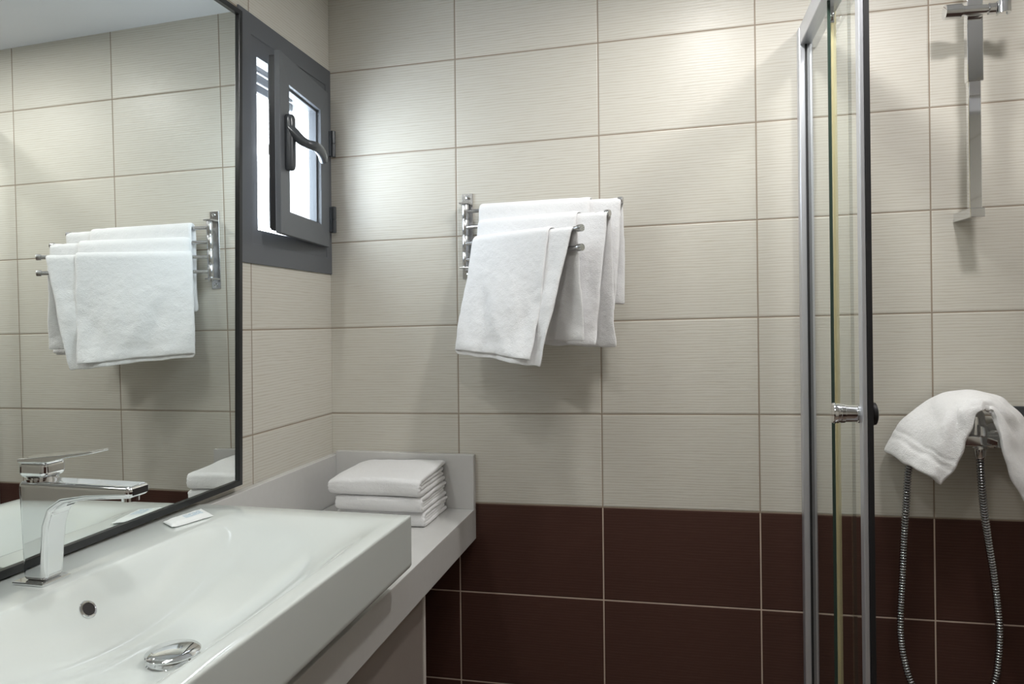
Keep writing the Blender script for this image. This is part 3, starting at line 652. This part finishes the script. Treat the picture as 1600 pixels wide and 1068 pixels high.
# ------------------------------------------------------------------ shower mixer, hose
mx = thing('shower_mixer', 'chrome shower mixer tap half hidden under a white towel', 'faucet', (1.665, 0, 1.08))
mesh_obj('body', B(1.590, 1.745, -.098, -.052, 1.066, 1.092), M_CHROME, mx, smooth=False, bevel=.005, bseg=4)
mesh_obj('outlet_block', B(1.683, 1.722, -.128, -.090, 1.068, 1.086), M_CHROME, mx, smooth=False, bevel=.003, bseg=3)
mesh_obj('diverter_knob', B(1.655, 1.673, -.108, -.090, 1.090, 1.116), M_CHROME, mx, smooth=False, bevel=.003, bseg=3)
bm = bmesh.new(); lathe(bm, (1.660, -.070, 1.088), (0, 0, 1), [(0, .022), (.040, .020), (.055, .017), (.060, .012), (.060, 0)], 32); mesh_obj('cartridge_dome', bm, M_CHROME, mx)
for xx in (1.612, 1.724):
    bm = bmesh.new(); lathe(bm, (xx, -.0005, 1.079), (0, -1, 0), [(0, .030), (.006, .030), (.012, .016), (.054, .014)], 32); mesh_obj('wall_flange', bm, M_CHROME, mx)
bm = bmesh.new(); lathe(bm, (1.6635, -.085, 1.067), (0, 0, -1), [(0, .0150), (.006, .0155), (.008, .0125), (.024, .0115), (.030, .0085)], 28); mesh_obj('hose_nut', bm, M_CHROME, mx)
mesh_obj('escutcheon', B(1.752, 1.800, -.012, -.0005, 1.108, 1.150), M_HANDLE, mx, smooth=False, bevel=.002)
hp = [(1.6635, -.085, 1.043), (1.6682, -.08, .9716), (1.6767, -.07, .9104), (1.6891, -.06, .834), (1.7029, -.05, .7571), (1.7121, -.045, .6812), (1.7154, -.045, .6217), (1.7122, -.045, .5616), (1.7037, -.045, .5084), (1.6708, -.045, .4224), (1.6163, -.045, .3707), (1.5621, -.045, .4175), (1.5269, -.045, .4886), (1.5134, -.045, .5348), (1.5056, -.045, .5878), (1.5048, -.045, .6492), (1.51, -.045, .7418), (1.5135, -.045, .8204), (1.5199, -.045, .9138), (1.5262, -.045, .999), (1.538, -.047, 1.045)]
raw = spline(hp, 24); cum = [0]
for a, b in zip(raw, raw[1:]): cum.append(cum[-1] + (b-a).length)
tot = cum[-1]; per = .0066; nr = int(tot/per); step = tot/(nr*5); pts, rads = [], []; k = 0
for i in range(nr*5+1):
    s_ = min(i*step, tot-1e-9)
    while k < len(cum)-2 and cum[k+1] < s_: k += 1
    f = (s_-cum[k])/(cum[k+1]-cum[k]); pts.append(raw[k].lerp(raw[k+1], f)); rads.append((.0052, .0074, .0086, .0086, .0074)[i % 5])
bm = bmesh.new(); tube(bm, pts, rads, 14); hose = mesh_obj('shower_hose', bm, plain('dark_chrome', (.42, .43, .45), .12, metal=1, vary=.1), angle=80); tag(hose, 'ribbed chrome shower hose hanging in a loop below the shower mixer', 'hose')
# handset lying under the towel
bm = bmesh.new(); tube(bm, spline([(1.538, -.047, 1.040), (1.556, -.052, 1.075), (1.585, -.050, 1.112), (1.615, -.046, 1.140)], 6), [.0100]*19, 16)
mesh_obj('handset_handle', bm, M_CHROME, hose)

# ------------------------------------------------------------------ towel draped over the mixer
rows = [
[(1.4807,-.020,1.0356),(1.502,-.085,1.0232),(1.5296,-.125,1.0067),(1.565,-.140,.9852)],
[(1.5096,-.020,1.0968),(1.5313,-.085,1.0806),(1.5598,-.130,1.0613),(1.5964,-.150,1.038)],
[(1.5731,-.025,1.1596),(1.5801,-.095,1.1442),(1.5957,-.140,1.1266),(1.6201,-.150,1.1058)],
[(1.6284,-.030,1.1832),(1.621,-.10,1.1742),(1.6237,-.140,1.1629),(1.6357,-.145,1.1488)],
[(1.6826,-.030,1.1839),(1.6637,-.10,1.1791),(1.6562,-.135,1.1719),(1.6586,-.140,1.162)],
[(1.7358,-.030,1.1635),(1.7027,-.10,1.1545),(1.6823,-.135,1.143),(1.672,-.142,1.1282)],
[(1.7879,-.030,1.1076),(1.7428,-.10,1.0853),(1.7117,-.140,1.0599),(1.691,-.150,1.0299)],
[(1.8257,-.030,.9973),(1.7808,-.10,.985),(1.7504,-.140,.9676),(1.731,-.150,.9444)]]
cols = [spline([r[c] for r in rows], 12) for c in range(4)]
nI = len(cols[0]); G = []
for i in range(nI):
    row = spline([cols[c][i] for c in range(4)], 12); a = i/(nI-1); rr2 = []
    for j, p in enumerate(row):
        b = j/(len(row)-1); edge = min(1, b*4)*1.0
        q = p + Vector((0, -1, .3))*(.004*nz(a*9, b*3, 4) + .0070*math.sin(b*11 + a*5 + 2*nz(a*4, b*2, 1))*abs(a-.5)*1.6)
        q += Vector((.006*nz(b*5, a*14, 8), .006*nz(b*3+a*8, a*6, 5), .004*nz(b*7, a*9, 2)))
        # pinched pleat at the crest, where the cloth hangs over the lever
        q += Vector((0, 0, -.010*math.exp(-((a-.57)/.05)**2)*b*b))
        rr2.append(tuple(q))
    G.append(rr2)
T = np.full((nI, len(G[0])), .012)
for i in range(nI):
    a = i/(nI-1)
    if .075 < a < .10 or .125 < a < .135: T[i, :] = .0085
tw = mesh_obj('draped_towel', thick_grid(G, T), M_TERRY, sub=1)
tag(tw, 'white towel draped over the shower mixer inside the shower', 'towel')
